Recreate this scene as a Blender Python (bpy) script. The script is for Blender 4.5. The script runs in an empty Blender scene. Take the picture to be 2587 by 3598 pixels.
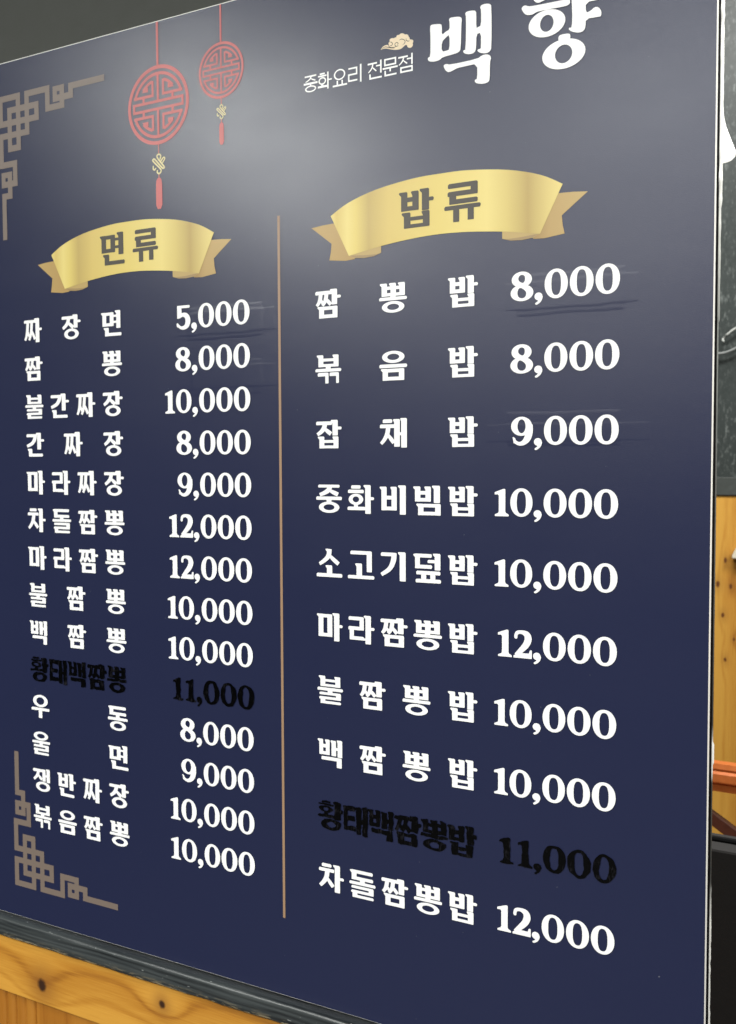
import bpy, bmesh, math, random
from mathutils import Vector, Matrix, noise
from mathutils.geometry import delaunay_2d_cdt

# ------------------------------------------------------------------ camera, world, lamps, exposure
SC = bpy.context.scene
COL = SC.collection
EYE = 1.4                                   # camera height above the floor
cam = bpy.data.cameras.new("camera")
cam.sensor_fit = 'VERTICAL'; cam.sensor_height = 36.0; cam.lens = 3595.86 / 3598.0 * 36.0
cam.dof.use_dof = True; cam.dof.focus_distance = 1.12; cam.dof.aperture_fstop = 11.0
cam.clip_start = 0.02; cam.clip_end = 60
camo = bpy.data.objects.new("camera", cam); COL.objects.link(camo)
R = Vector((0.87406, 0.48581, -0.00395)); D = Vector((0.02106, -0.04600, -0.99872)); F = Vector((-0.48537, 0.87285, -0.05044))
m = Matrix((( R.x, -D.x, -F.x, 0.0), (R.y, -D.y, -F.y, -1.0), (R.z, -D.z, -F.z, EYE), (0, 0, 0, 1)))
camo.matrix_world = m
SC.camera = camo

w = bpy.data.worlds.new("World"); SC.world = w; w.use_nodes = True
w.node_tree.nodes["Background"].inputs[0].default_value = (0.95, 1.0, 1.0, 1)
w.node_tree.nodes["Background"].inputs[1].default_value = 0.07

def area(name, loc, target, sx, sy, power, col=(1, .985, .95)):
    l = bpy.data.lights.new(name, 'AREA'); l.shape = 'RECTANGLE'; l.size = sx; l.size_y = sy
    l.energy = power; l.color = col
    o = bpy.data.objects.new(name, l); COL.objects.link(o); o.location = loc
    o.rotation_euler = (Vector(target) - Vector(loc)).to_track_quat('-Z', 'Y').to_euler()
    return o
area("ceiling_lamp_a", (-2.38, -2.45, 2.72), (-2.38, -2.40, 0), 0.45, 1.25, 102, (.98, 1, .95))
area("ceiling_lamp_b", (-0.80, -2.75, 2.72), (-0.80, -2.70, 0), 1.0, 1.3, 70, (.98, 1, .98))
area("ceiling_lamp_c", (0.9, -1.2, 2.72), (0.9, -1.1, 0), 0.8, 0.8, 60)
area("edge_fill_light", (1.1, 0.5, 3.1), (1.0, 0.5, 0), 0.8, 0.6, 80)  # added fill, no known lamp: brightens the board's right edge and far wall
area("ceiling_lamp_e", (-1.8, -5.9, 2.72), (-1.8, -5.85, 0), 2.0, 3.6, 195)
area("ceiling_lamp_f", (-2.75, -3.7, 2.72), (-2.75, -3.65, 0), 0.5, 1.0, 62)
area("ceiling_lamp_d", (-0.3, 1.0, 3.15), (-0.3, 1.3, 0), 1.2, 0.4, 70)

vs = SC.view_settings
vs.view_transform = 'Standard'; vs.look = 'None'; vs.exposure = 0.0; vs.gamma = 1.0
try: vs.use_curve_mapping = False
except Exception: pass

# ------------------------------------------------------------------ materials
def mat(name, col, rough=.5, spec=.5, **k):
    mt = bpy.data.materials.new(name); mt.use_nodes = True
    b = mt.node_tree.nodes["Principled BSDF"]
    b.inputs["Base Color"].default_value = (*col, 1); b.inputs["Roughness"].default_value = rough
    b.inputs["Specular IOR Level"].default_value = spec
    return mt
class NT:
    def __init__(s, mt): s.t = mt.node_tree; s.b = s.t.nodes["Principled BSDF"]; s.out = s.t.nodes["Material Output"]
    def n(s, typ, **kw):
        nd = s.t.nodes.new(typ)
        for k, v in kw.items():
            if k in nd.inputs: nd.inputs[k].default_value = v
            else: setattr(nd, k, v)
        return nd
    def l(s, a, b): s.t.links.new(a, b)
    def coord(s, scale=(1, 1, 1), kind='Object'):
        tc = s.n('ShaderNodeTexCoord'); mp = s.n('ShaderNodeMapping'); mp.inputs['Scale'].default_value = scale
        s.l(tc.outputs[kind], mp.inputs[0]); return mp.outputs[0]
    def noise(s, vec, scale, detail=3, rough=.5):
        nz = s.n('ShaderNodeTexNoise'); nz.inputs['Scale'].default_value = scale
        nz.inputs['Detail'].default_value = detail; nz.inputs['Roughness'].default_value = rough
        s.l(vec, nz.inputs['Vector']); return nz.outputs[0]
    def ramp(s, fac, stops, interp='LINEAR'):
        r = s.n('ShaderNodeValToRGB'); r.color_ramp.interpolation = interp
        e = r.color_ramp.elements
        while len(e) < len(stops): e.new(0.5)
        for i, (p, c) in enumerate(stops):
            e[i].position = p; e[i].color = (*c, 1) if len(c) == 3 else c
        s.l(fac, r.inputs[0]); return r.outputs[0]
    def math(s, op, a, b=None, c=None):
        nd = s.n('ShaderNodeMath', operation=op)
        for i, v in enumerate((a, b, c)):
            if v is None: continue
            if isinstance(v, (int, float)): nd.inputs[i].default_value = v
            else: s.l(v, nd.inputs[i])
        return nd.outputs[0]
    def mix(s, fac, a, b, typ='MIX'):
        nd = s.n('ShaderNodeMixRGB', blend_type=typ)
        for i, v in enumerate((fac, a, b)):
            if isinstance(v, (int, float)): nd.inputs[i].default_value = v
            elif isinstance(v, tuple): nd.inputs[i].default_value = (*v, 1)
            else: s.l(v, nd.inputs[i])
        return nd.outputs[0]
    def bump(s, h, strength=.2, dist=.001):
        b = s.n('ShaderNodeBump'); b.inputs['Strength'].default_value = strength; b.inputs['Distance'].default_value = dist
        s.l(h, b.inputs['Height']); s.l(b.outputs[0], s.b.inputs['Normal'])

def board_film(name, col, rough=.31, spec=.40, var=.14, bump=.085):
    """satin laminated print: fine orange-peel texture over a flat ink"""
    mt = mat(name, col, rough, spec); t = NT(mt)
    v = t.coord()
    f = t.noise(v, 900, 2, .6)
    g = t.noise(v, 55, 3, .6)
    s1 = t.math('MULTIPLY', g, .9)
    t.bump(t.math('ADD', f, s1), bump, .0011)
    n2 = t.noise(v, 3.0, 4, .55)
    n4 = t.noise(t.coord((5, 1, 16)), 1.0, 5, .65)
    t.l(t.math('MULTIPLY_ADD', t.math('ADD', t.math('MULTIPLY', n2, .5), t.math('MULTIPLY', n4, .5)), .14, rough - .07), t.b.inputs['Roughness'])
    n3 = t.noise(v, 420, 2, .7)
    c = t.mix(t.math('MULTIPLY', n3, var), col, tuple(min(1, x * 1.6) for x in col))
    sp = t.ramp(t.noise(t.coord((210, 1, 260)), 1.0, 1, .5), [(.80, (0, 0, 0)), (.83, (.6, .6, .6))])
    c = t.mix(sp, c, (.16, .17, .19))
    t.l(c, t.b.inputs['Base Color'])
    return mt

M = {}
NAVY = (.0120, .0160, .0490)
M['navy'] = board_film("navy_print", NAVY)
M['white_ink'] = board_film("white_print", (.88, .88, .87), .34, .4, .02, .04)
M['foam_edge'] = mat("white_board_core", (.82, .81, .76), .5)
M['tan_ink'] = board_film("tan_print", (.165, .127, .104), .42, .5, .12)
M['line_ink'] = board_film("divider_print", (.32, .20, .118), .42, .5, .06)
M['red_ink'] = board_film("red_print", (.50, .105, .10), .42, .5, .05)
M['cream_ink'] = board_film("cream_print", (.66, .58, .30), .42, .5, .05)
M['brown_ink'] = board_film("brown_print", (.034, .027, .017), .45, .5, .05)
M['cord_ink'] = board_film("thin_cord_print", (.50, .16, .13), .42, .5, .05)

def gold(name, stops, x0, x1, slant=0.0):
    mt = board_film(name, (.8, .65, .2), .42, .5, .0)
    t = NT(mt)
    tc = t.n('ShaderNodeTexCoord'); sp = t.n('ShaderNodeSeparateXYZ'); t.l(tc.outputs['Object'], sp.inputs[0])
    xx = t.math('ADD', sp.outputs[0], t.math('MULTIPLY', sp.outputs[2], slant))
    f = t.math('DIVIDE', t.math('SUBTRACT', xx, x0), x1 - x0)
    r = t.ramp(f, stops)
    for lk in list(t.b.inputs['Base Color'].links): t.t.links.remove(lk)
    t.l(r, t.b.inputs['Base Color'])
    return mt
G1 = (.66, .52, .130); G2 = (.39, .265, .070); G3 = (.71, .58, .18); G4 = (.60, .45, .115); G5 = (.43, .28, .10)
M['gold_face'] = gold("gold_ribbon_print",
    [(0, G3), (.03, G4), (.08, G3), (.12, G1), (.18, (.47, .34, .09)), (.27, G4), (.5, G1), (.70, G3), (.78, (.60, .47, .13)), (.865, (.42, .295, .075)), (.94, (.60, .47, .14)), (1, G3)], -.135, .135)
M['gold_tail'] = gold("gold_tail_print",
    [(0, (0.437, 0.293, 0.092)), (.16, (0.387, 0.242, 0.069)), (.19, (0.312, 0.192, 0.051)), (.45, (0.274, 0.157, 0.041)), (.6, (0.250, 0.141, 0.037)), (.82, (0.294, 0.174, 0.046)), (.88, (0.412, 0.270, 0.083)), (1, (0.462, 0.321, 0.111))], -.1605, .1605)
M['gold_fold'] = mat("gold_fold_print", (.30, .20, .075), .42)
M['gold_fold_face'] = mat("gold_fold_face_print", (.43, .30, .095), .42)
M['cloud_ink'] = gold("cloud_print", [(0, (.30, .32, .33)), (.10, (.60, .55, .44)), (.30, (.70, .52, .25)), (.6, (.70, .46, .20)), (.8, (.66, .46, .24)), (1, (.76, .62, .42))], -.538, -.498)

def marker_ink():
    mt = mat("black_marker_ink", (.0014, .0013, .0017), .2, .13); t = NT(mt)
    v = t.coord((420, 1, 110)); f = t.noise(v, 1.0, 4, .75)
    v2 = t.coord((60, 1, 60)); g = t.noise(v2, 1.0, 3, .6)
    st = t.math('MULTIPLY', f, g)
    t.l(t.ramp(st, [(.29, (.0008, .0008, .001)), (.42, (.017, .0165, .0205))]), t.b.inputs['Base Color'])
    t.l(t.math('MULTIPLY_ADD', f, .14, .08), t.b.inputs['Roughness'])
    t.bump(f, .10, .0005)
    return mt
M['marker'] = marker_ink()

def painted(name, col, rough=.55, speck=0.0, scale=1.0):
    mt = mat(name, col, rough, .4); t = NT(mt)
    v = t.coord(); a = t.noise(v, 4 * scale, 5, .6); b = t.noise(v, 70 * scale, 3, .6); c = t.noise(v, 300 * scale, 2, .6)
    k = t.math('ADD', t.math('MULTIPLY', a, .55), t.math('MULTIPLY', b, .45))
    cc = t.ramp(k, [(.25, tuple(x * .78 for x in col)), (.75, tuple(x * 1.22 for x in col))])
    if speck:
        sv = t.coord((95, 95, 36)); sp = t.noise(sv, 1.0, 3, .75)
        zone = t.noise(t.coord(), 3.2, 3, .6)
        lim = t.math('MULTIPLY', t.ramp(sp, [(.53, (0, 0, 0)), (.70, (1, 1, 1))]), t.ramp(zone, [(.35, (0, 0, 0)), (.6, (1, 1, 1))]))
        cc = t.mix(t.math('MULTIPLY', lim, speck), cc, (.42, .46, .44))
    t.l(cc, t.b.inputs['Base Color'])
    t.l(t.math('MULTIPLY_ADD', b, .25, rough - .12), t.b.inputs['Roughness'])
    t.bump(t.math('ADD', b, t.math('MULTIPLY', c, .5)), .25, .0012)
    return mt
M['wall'] = painted("grey_green_wall_paint", (.046, .049, .042), .68)
M['far_wall'] = painted("worn_grey_green_paint", (.036, .044, .042), .42, .38)
M['far_trim'] = painted("grey_green_trim_paint", (.058, .066, .062), .45)
M['black_edge'] = mat("black_edge_paint", (.0015, .0015, .002), .8, .03)
M['caulk'] = mat("white_sealant", (.85, .85, .80), .35, .5)
M['plaster_floor'] = painted("dark_floor_tile", (.035, .033, .03), .5)

def ledge_paint():
    mt = mat("dark_slate_paint", (.03, .035, .038), .35, .5); t = NT(mt)
    v = t.coord((6, 130, 130)); g = t.noise(v, 1.0, 5, .65)
    v2 = t.coord((2.2, 40, 40)); g2 = t.noise(v2, 1.0, 4, .6)
    tcz = t.n('ShaderNodeTexCoord'); spz = t.n('ShaderNodeSeparateXYZ'); t.l(tcz.outputs['Object'], spz.inputs[0])
    wav = t.math('MULTIPLY_ADD', t.math('SINE', t.math('ADD', t.math('MULTIPLY', spz.outputs[2], 900.0), t.math('MULTIPLY', t.noise(t.coord((5, 1, 60)), 1.0, 3, .55), 15.0))), .5, .5)
    lines = t.math('ADD', t.math('MULTIPLY', wav, .14), t.math('MULTIPLY_ADD', g2, .45, t.math('MULTIPLY', g, .40)))
    c = t.ramp(lines, [(.36, (.0085, .0105, .012)), (.45, (.026, .031, .033)), (.56, (.040, .047, .048)), (.70, (.058, .066, .066))])
    # chips where the pale wood shows: along the lower edge and a few dots
    tc = t.n('ShaderNodeTexCoord'); sp = t.n('ShaderNodeSeparateXYZ'); t.l(tc.outputs['Object'], sp.inputs[0])
    chip = t.noise(t.coord((38, 120, 260)), 1.0, 4, .7)
    low = t.ramp(t.math('MULTIPLY_ADD', sp.outputs[2], 1.0, 0.0), [(0.0, (1, 1, 1)), (.0030, (.3, .3, .3)), (.0085, (0, 0, 0))])
    f1 = t.math('MULTIPLY', t.ramp(chip, [(.52, (0, 0, 0)), (.56, (1, 1, 1))]), low)
    dots = t.noise(t.coord((75, 120, 330)), 1.0, 2, .6)
    f2 = t.ramp(dots, [(.70, (0, 0, 0)), (.73, (1, 1, 1))])
    c = t.mix(f1, c, (.52, .42, .24)); c = t.mix(t.math('MULTIPLY', f2, .6), c, (.5, .52, .5))
    t.l(c, t.b.inputs['Base Color'])
    t.l(t.math('MULTIPLY_ADD', g, .3, .22), t.b.inputs['Roughness'])
    t.bump(lines, .5, .003)
    return mt
M['ledge'] = ledge_paint()

def pine(name, axis, knots, base=((.25, .085, .009), (.455, .195, .021), (.60, .295, .042)), rough=.36, gs=1.0, tint=1.0, kdark=(.036, .013, .005), halo=.62, kbend=6.5):
    """axis 'X': grain runs along x; 'Z': along z.  knots: (x, z, rx, rz) in object space"""
    mt = mat(name, (.5, .26, .06), rough, .5); t = NT(mt)
    tc = t.n('ShaderNodeTexCoord'); sp = t.n('ShaderNodeSeparateXYZ'); t.l(tc.outputs['Object'], sp.inputs[0])
    X, Z = sp.outputs[0], sp.outputs[2]
    along, across = (X, Z) if axis == 'X' else (Z, X)
    K = 0.0; dark = None; halo_ = None; HALO = halo
    for (kx, kz, rx, rz) in knots:
        ax = t.math('DIVIDE', t.math('SUBTRACT', X, kx), rx); az = t.math('DIVIDE', t.math('SUBTRACT', Z, kz), rz)
        d2 = t.math('ADD', t.math('MULTIPLY', ax, ax), t.math('MULTIPLY', az, az))
        # grain bends round the knot in a wide, long field
        al, ac = (ax, az) if axis == 'X' else (az, ax)
        e2 = t.math('ADD', t.math('MULTIPLY', t.math('MULTIPLY', al, al), .035), t.math('MULTIPLY', t.math('MULTIPLY', ac, ac), .11))
        g = t.math('POWER', 2.718, t.math('MULTIPLY', e2, -1.0))
        K = t.math('ADD', g, K)
        kd = t.ramp(t.math('ADD', d2, t.math('MULTIPLY', t.noise(t.coord(), 220, 2), .5)), [(.45, (1, 1, 1)), (1.25, (0, 0, 0))])
        hl = t.math('POWER', 2.718, t.math('MULTIPLY', d2, -.22))
        dark = kd if dark is None else t.math('MAXIMUM', dark, kd)
        halo_ = hl if halo_ is None else t.math('MAXIMUM', halo_, hl)
    sc = (2.3 * gs, 1, 26 * gs) if axis == 'X' else (26 * gs, 1, 2.3 * gs)
    wv = t.noise(t.coord(sc), 1.0, 3, .55)
    low = t.noise(t.coord((1.4 * gs, 1, 5 * gs) if axis == 'X' else (5 * gs, 1, 1.4 * gs)), 1.0, 3, .5)
    phase = t.math('ADD', t.math('ADD', t.math('MULTIPLY', across, 150.0 * gs), t.math('MULTIPLY', low, 11.0)), t.math('ADD', t.math('MULTIPLY', K, kbend), t.math('MULTIPLY', wv, 2.6)))
    wide = t.math('MULTIPLY_ADD', t.math('SINE', t.math('MULTIPLY', phase, .43)), .5, .5)
    thin = t.math('POWER', t.math('MULTIPLY_ADD', t.math('SINE', phase), .5, .5), 5.0)
    band = t.math('SUBTRACT', t.math('MULTIPLY', wide, .7), t.math('MULTIPLY_ADD', thin, .52, -.30))
    fib = t.noise(t.coord((30 * gs, 1, 1300 * gs) if axis == 'X' else (1300 * gs, 1, 30 * gs)), 1.0, 2, .6)
    fine = t.math('ADD', t.math('MULTIPLY', t.noise(t.coord((12 * gs, 1, 420 * gs) if axis == 'X' else (420 * gs, 1, 12 * gs)), 1.0, 3, .6), .62), t.math('MULTIPLY', fib, .38))
    mixv = t.math('ADD', t.math('MULTIPLY', band, .30), t.math('ADD', t.math('MULTIPLY', fine, .60), t.math('MULTIPLY', wv, .32)))
    c = t.ramp(mixv, [(.28, tuple(x * tint for x in base[0])), (.50, tuple(x * tint for x in base[1])), (.74, tuple(x * tint for x in base[2]))])
    if dark is not None:
        c = t.mix(t.math('MULTIPLY', halo_, HALO), c, tuple(x * tint for x in (.21, .075, .014)))
        c = t.mix(dark, c, kdark)
    t.l(c, t.b.inputs['Base Color'])
    t.l(t.math('MULTIPLY_ADD', fine, .25, rough - .1), t.b.inputs['Roughness'])
    t.bump(t.math('ADD', fine, t.math('MULTIPLY', band, .5)), .22, .001)
    return mt

# ------------------------------------------------------------------ object helpers
def link(name, me, material=None, parent=None):
    o = bpy.data.objects.new(name, me); COL.objects.link(o)
    if material is not None:
        for mm in (material if isinstance(material, (list, tuple)) else [material]): me.materials.append(mm)
    if parent is not None: o.parent = parent
    return o
def thing(name, label, cat, loc=(0, 0, 0), group=None):
    o = bpy.data.objects.new(name, None); COL.objects.link(o); o.location = loc; o.empty_display_size = .1
    o['label'] = label; o['category'] = cat
    if group: o['group'] = group
    return o
def bm_mesh(bm, name):
    me = bpy.data.meshes.new(name); bmesh.ops.recalc_face_normals(bm, faces=bm.faces[:]); bm.to_mesh(me); bm.free(); return me
def add_box(bm, x0, x1, y0, y1, z0, z1, bev=0.0):
    r = bmesh.ops.create_cube(bm, size=1.0)
    for v in r['verts']:
        v.co = Vector((x0 if v.co.x < 0 else x1, y0 if v.co.y < 0 else y1, z0 if v.co.z < 0 else z1))
    if bev:
        ed = list({e for v in r['verts'] for e in v.link_edges})
        bmesh.ops.bevel(bm, geom=ed, offset=bev, segments=2, affect='EDGES', profile=.5)
def box(name, material, parent, *a, bev=0.0):
    bm = bmesh.new(); add_box(bm, *a, bev=bev); return link(name, bm_mesh(bm, name), material, parent)
def extrude_profile(name, prof, x0, x1, material, parent, nx=1, smooth=True):
    """prof: list of (y, z) closed, extruded along x"""
    bm = bmesh.new(); rows = []
    for i in range(nx + 1):
        x = x0 + (x1 - x0) * i / nx
        rows.append([bm.verts.new((x, y, z)) for y, z in prof])
    n = len(prof)
    for a, b in zip(rows, rows[1:]):
        for i in range(n): bm.faces.new((a[i], a[(i + 1) % n], b[(i + 1) % n], b[i]))
    bm.faces.new(rows[0]); bm.faces.new(rows[-1])
    me = bm_mesh(bm, name)
    if smooth:
        for p in me.polygons: p.use_smooth = len(p.vertices) == 4
    return link(name, me, material, parent)
def tube(bm, pts, r, seg=8, caps=True):
    pts = [Vector(p) for p in pts]; rings = []
    for i, p in enumerate(pts):
        d = (pts[min(i + 1, len(pts) - 1)] - pts[max(i - 1, 0)]).normalized()
        u = d.orthogonal().normalized() if i == 0 else (u - d * u.dot(d)).normalized()
        v = d.cross(u); rr = r[i] if isinstance(r, (list, tuple)) else r
        rings.append([bm.verts.new(p + (u * math.cos(a) + v * math.sin(a)) * rr) for a in [2 * math.pi * k / seg for k in range(seg)]])
    for a, b in zip(rings, rings[1:]):
        for k in range(seg): bm.faces.new((a[k], a[(k + 1) % seg], b[(k + 1) % seg], b[k]))
    if caps: bm.faces.new(rings[0][::-1]); bm.faces.new(rings[-1])

# ------------------------------------------------------------------ flat lettering: 2-D shapes (millimetres), merged into one sheet
def catmull(pts, n=6, closed=False):
    out = []; N = len(pts)
    rng = range(N) if closed else range(N - 1)
    for i in rng:
        p0 = pts[(i - 1) % N] if closed or i > 0 else pts[0]; p1 = pts[i]; p2 = pts[(i + 1) % N]
        p3 = pts[(i + 2) % N] if closed or i + 2 < N else pts[-1]
        for k in range(n):
            t = k / n
            out.append(tuple(.5 * ((2 * b) + (-a + c) * t + (2 * a - 5 * b + 4 * c - d) * t * t + (-a + 3 * b - 3 * c + d) * t ** 3) for a, b, c, d in zip(p0, p1, p2, p3)))
    if not closed: out.append(tuple(pts[-1]))
    return out
def circ(cx, cy, rx, ry=None, n=20, e=2.0):
    ry = rx if ry is None else ry; out = []
    for k in range(n):
        a = 2 * math.pi * k / n; c, s = math.cos(a), math.sin(a)
        out.append((cx + rx * math.copysign(abs(c) ** (2 / e), c), cy + ry * math.copysign(abs(s) ** (2 / e), s)))
    return out
def ring(cx, cy, rx, ry, ix, iy, n=28, e=2.0, ei=None):
    o = circ(cx, cy, rx, ry, n, e); i = circ(cx, cy, ix, iy, n, ei or e)
    return [[o[k], o[(k + 1) % n], i[(k + 1) % n], i[k]] for k in range(n)]
def hull(p):
    p = sorted(set((round(a, 5), round(b, 5)) for a, b in p))
    if len(p) < 3: return p
    def half(q):
        o = []
        for c in q:
            while len(o) > 1 and (o[-1][0] - o[-2][0]) * (c[1] - o[-2][1]) - (o[-1][1] - o[-2][1]) * (c[0] - o[-2][0]) <= 0: o.pop()
            o.append(c)
        return o[:-1]
    return half(p) + half(p[::-1])
def pen(pts, w, smooth=True, n=5, round_caps=False, closed=False):
    ws = w if isinstance(w, (list, tuple)) else [w] * len(pts)
    p3 = [(x, y, ww) for (x, y), ww in zip(pts, ws)]
    if smooth: p3 = catmull(p3, n, closed)
    L = []
    for i, (x, y, ww) in enumerate(p3):
        a = p3[max(i - 1, 0)]; b = p3[min(i + 1, len(p3) - 1)]
        if closed: a = p3[i - 1]; b = p3[(i + 1) % len(p3)]
        dx, dy = b[0] - a[0], b[1] - a[1]; l = math.hypot(dx, dy) or 1
        sc = 1.0
        if not smooth and 0 < i < len(p3) - 1:      # mitre
            d1 = Vector((x - a[0], y - a[1])).normalized(); d2 = Vector((b[0] - x, b[1] - y)).normalized()
            sc = 1 / max(.5, math.sqrt((1 + d1.dot(d2)) / 2))
            t = (d1 + d2).normalized(); dx, dy, l = t.x, t.y, 1
        L.append(((x - dy / l * ww / 2 * sc, y + dx / l * ww / 2 * sc), (x + dy / l * ww / 2 * sc, y - dx / l * ww / 2 * sc)))
    out = []
    rng = range(len(L)) if closed else range(len(L) - 1)
    for i in rng:
        j = (i + 1) % len(L); out.append(hull([L[i][0], L[j][0], L[j][1], L[i][1]]))
    if round_caps and not closed:
        for k in (0, -1): out.append(circ(p3[k][0], p3[k][1], p3[k][2] / 2, n=12))
    if not smooth and round_caps:
        for q in p3[1:-1]: out.append(circ(q[0], q[1], q[2] / 2, n=10))
    return out
def rect(x0, x1, y0, y1): return [(x0, y0), (x1, y0), (x1, y1), (x0, y1)]
def smooth_poly(p, it=2):
    for _ in range(it):
        q = []
        for a, b in zip(p, p[1:] + p[:1]):
            q += [(a[0] * .75 + b[0] * .25, a[1] * .75 + b[1] * .25), (a[0] * .25 + b[0] * .75, a[1] * .25 + b[1] * .75)]
        p = q
    return p
def area2(p): return sum(a[0] * b[1] - b[0] * a[1] for a, b in zip(p, p[1:] + p[:1]))

ROOT = Vector((-.680, 0.0, EYE - .6425))      # base of the menu board
def sheet(name, polys, material, parent, lift, holes=(), jitter=0.0, seed=0, origin=None):
    """merge the 2-D polygons (board millimetres from the eye point) into one flat sheet lying `lift` mm proud of the board"""
    V, Fc = [], []
    nz = len(polys)
    for p in list(polys) + list(holes):
        if len(p) < 3 or abs(area2(p)) < 1e-4: continue
        if area2(p) < 0: p = p[::-1]
        q = []
        for a, b in zip(p, p[1:] + p[:1]):
            if jitter:
                l = math.hypot(b[0] - a[0], b[1] - a[1]); k = max(1, int(l / 1.6))
            else: k = 1
            for i in range(k):
                x, y = a[0] + (b[0] - a[0]) * i / k, a[1] + (b[1] - a[1]) * i / k
                if jitter:
                    nn = noise.noise_vector(Vector((x * .16, y * .16, seed))); n2 = noise.noise_vector(Vector((x * .5, y * .5, seed + 9)))
                    x += nn.x * jitter + n2.x * jitter * .45; y += nn.y * jitter + n2.y * jitter * .45
                q.append((x, y))
        i0 = len(V); V += [Vector(c) for c in q]; Fc.append(list(range(i0, len(V))))
    npos = sum(1 for p in polys if len(p) > 2 and abs(area2(p)) >= 1e-4)
    vo, eo, fo, _, _, fi = delaunay_2d_cdt(V, [], Fc, 1, 1e-5, True)
    bm = bmesh.new(); off = (origin or Vector((0, 0, 0)))
    vv = [bm.verts.new((c.x / 1000 - ROOT.x - off.x, -lift / 1000, c.y / 1000 + EYE - ROOT.z - off.z)) for c in vo]
    for f, ids in zip(fo, fi):
        if not ids or any(i >= npos for i in ids): continue
        if not any(i < npos for i in ids): continue
        try: bm.faces.new([vv[i] for i in f])
        except ValueError: pass
    got = sum(f.calc_area() for f in bm.faces) * 1e6; most = sum(abs(area2(p)) / 2 for p in polys if len(p) > 2)
    if got > most * 1.06: print('sheet too large', name, got, most)
    bmesh.ops.delete(bm, geom=[v for v in bm.verts if not v.link_faces], context='VERTS')
    for f in bm.faces:
        f.normal_update()
        if f.normal.y > 0: f.normal_flip()
    me = bpy.data.meshes.new(name); bm.to_mesh(me); bm.free()
    o = link(name, me, material, parent)
    if origin is not None: o.location = origin
    return o

# ---- Hangul built stroke by stroke on a 100 x 100 cell
class St: pass
BOLD = St(); BOLD.sw = 19.3; BOLD.sh = 12.6; BOLD.fl = 6.5; BOLD.rd = 2.2
SANS = St(); SANS.sw = 9.5; SANS.sh = 9.5; SANS.fl = 0; SANS.rd = 0
S = BOLD
def stem(x0, x1, y0, y1, fl=None):
    f = S.fl if fl is None else fl; r = S.rd
    p = [(x0 + r * .5, y0), (x1 - r * .5, y0), (x1, y0 + r), (x1, y1 - r * 1.3), (x1 - r * 1.3, y1)]
    if f: p += [(x0 - f + r, y1), (x0 - f, y1 - r), (x0 - f + 1, y1 - 5.5), (x0, y1 - 11)]
    else: p += [(x0 + r * .4, y1), (x0, y1 - r)]
    p += [(x0, y0 + r * .5)]
    return [p]
def bar(x0, x1, y0, y1, drop=0):
    r = min(S.rd * 1.6, (y1 - y0) * .35)
    p = [(x0 + r * .6, y0), (x1 - r * .7, y0), (x1, y0 + r), (x1, y1 - r * .8), (x1 - r, y1), (x0 + r, y1), (x0, y1 - r), (x0, y0 + r * .5)]
    return [p]
def W(x0, x1, k=.355): return min(S.sw, (x1 - x0) * k)
def Hh(y0, y1, k=.30): return min(S.sh, (y1 - y0) * k)
def fi(): return S.fl * .9
def mieum(x0, x1, y0, y1):
    w = W(x0, x1); h = Hh(y0, y1, .31); a = x0 + fi()
    return stem(a, a + w, y0, y1) + [rect(a + w - 1, x1 - w + 1, y1 - h, y1 - .4)] + stem(x1 - w, x1, y0, y1, 0) + [rect(a + w - 1, x1 - w + 1, y0 + .2, y0 + h)]
def bieup(x0, x1, y0, y1):
    w = min(S.sw, (x1 - x0) * .325); a = x0 + fi(); t = y1 - y0; h = Hh(y0, y1, .24)
    m = y0 + t * .46
    return stem(a, a + w, y0, y1) + stem(x1 - w, x1, y0, y1, min(S.fl * .6, (x1 - w - a - w) * .32)) + [rect(a + w - 1, x1 - w + 1, y0 + .2, y0 + h), rect(a + w - 1, x1 - w + 1, m, m + h)]
def ssbieup(x0, x1, y0, y1):
    a = x0 + fi(); w = (x1 - a) * .235; g = ((x1 - a) - 3 * w) / 2; h = Hh(y0, y1, .25); m = y0 + (y1 - y0) * .50
    out = [rect(a + w - 1, x1 - w + 1, y0 + .2, y0 + h), rect(a + w - 1, x1 - w + 1, m, m + h)]
    for k in range(3): out += stem(a + k * (w + g), a + k * (w + g) + w, y0, y1, S.fl if k == 0 else S.fl * .8)
    return out
def giyeok(x0, x1, y0, y1):
    w = W(x0, x1, .3); h = Hh(y0, y1, .40)
    return bar(x0, x1 - 1, y1 - h, y1) + stem(x1 - w, x1, y0, y1 - .3, 0)
def giyeok_curve(x0, x1, y0, y1):
    w = S.sw * .96; h = S.sh; X = x1 - w * .55; t = y1 - y0; l = x1 - x0
    return bar(x0 + .05 * l, x1 - 2, y1 - h, y1) + pen([(X, y1 - 1), (X - .05 * l, y1 - t * .35), (X - .28 * l, y1 - t * .68), (x0 + .08 * l, y0 + h * .45)], [w * 1.02, w, w * .85, w * .66])
def ssgiyeok(x0, x1, y0, y1):
    m = (x0 + x1) / 2
    return giyeok(x0, m + 1, y0, y1) + giyeok(m + 5, x1, y0, y1)
def nieun(x0, x1, y0, y1):
    w = W(x0, x1, .24); h = min(S.sh, (y1 - y0) * .42); a = x0 + fi()
    return stem(a, a + w, y0, y1) + bar(a + 2, x1, y0, y0 + h)
def digeut(x0, x1, y0, y1):
    w = W(x0, x1, .26); h = Hh(y0, y1, .34); a = x0 + fi()
    return stem(a, a + w, y0, y1 - 1) + bar(a + 2, x1, y0, y0 + h) + bar(a - fi() * .4, x1 - 1, y1 - h, y1)
def tieut(x0, x1, y0, y1):
    m = (y0 + y1) / 2; h = Hh(y0, y1, .2)
    return digeut(x0, x1, y0, y1) + bar(x0 + fi() + 4, x1 - 4, m - h * .5, m + h * .5)
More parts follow.
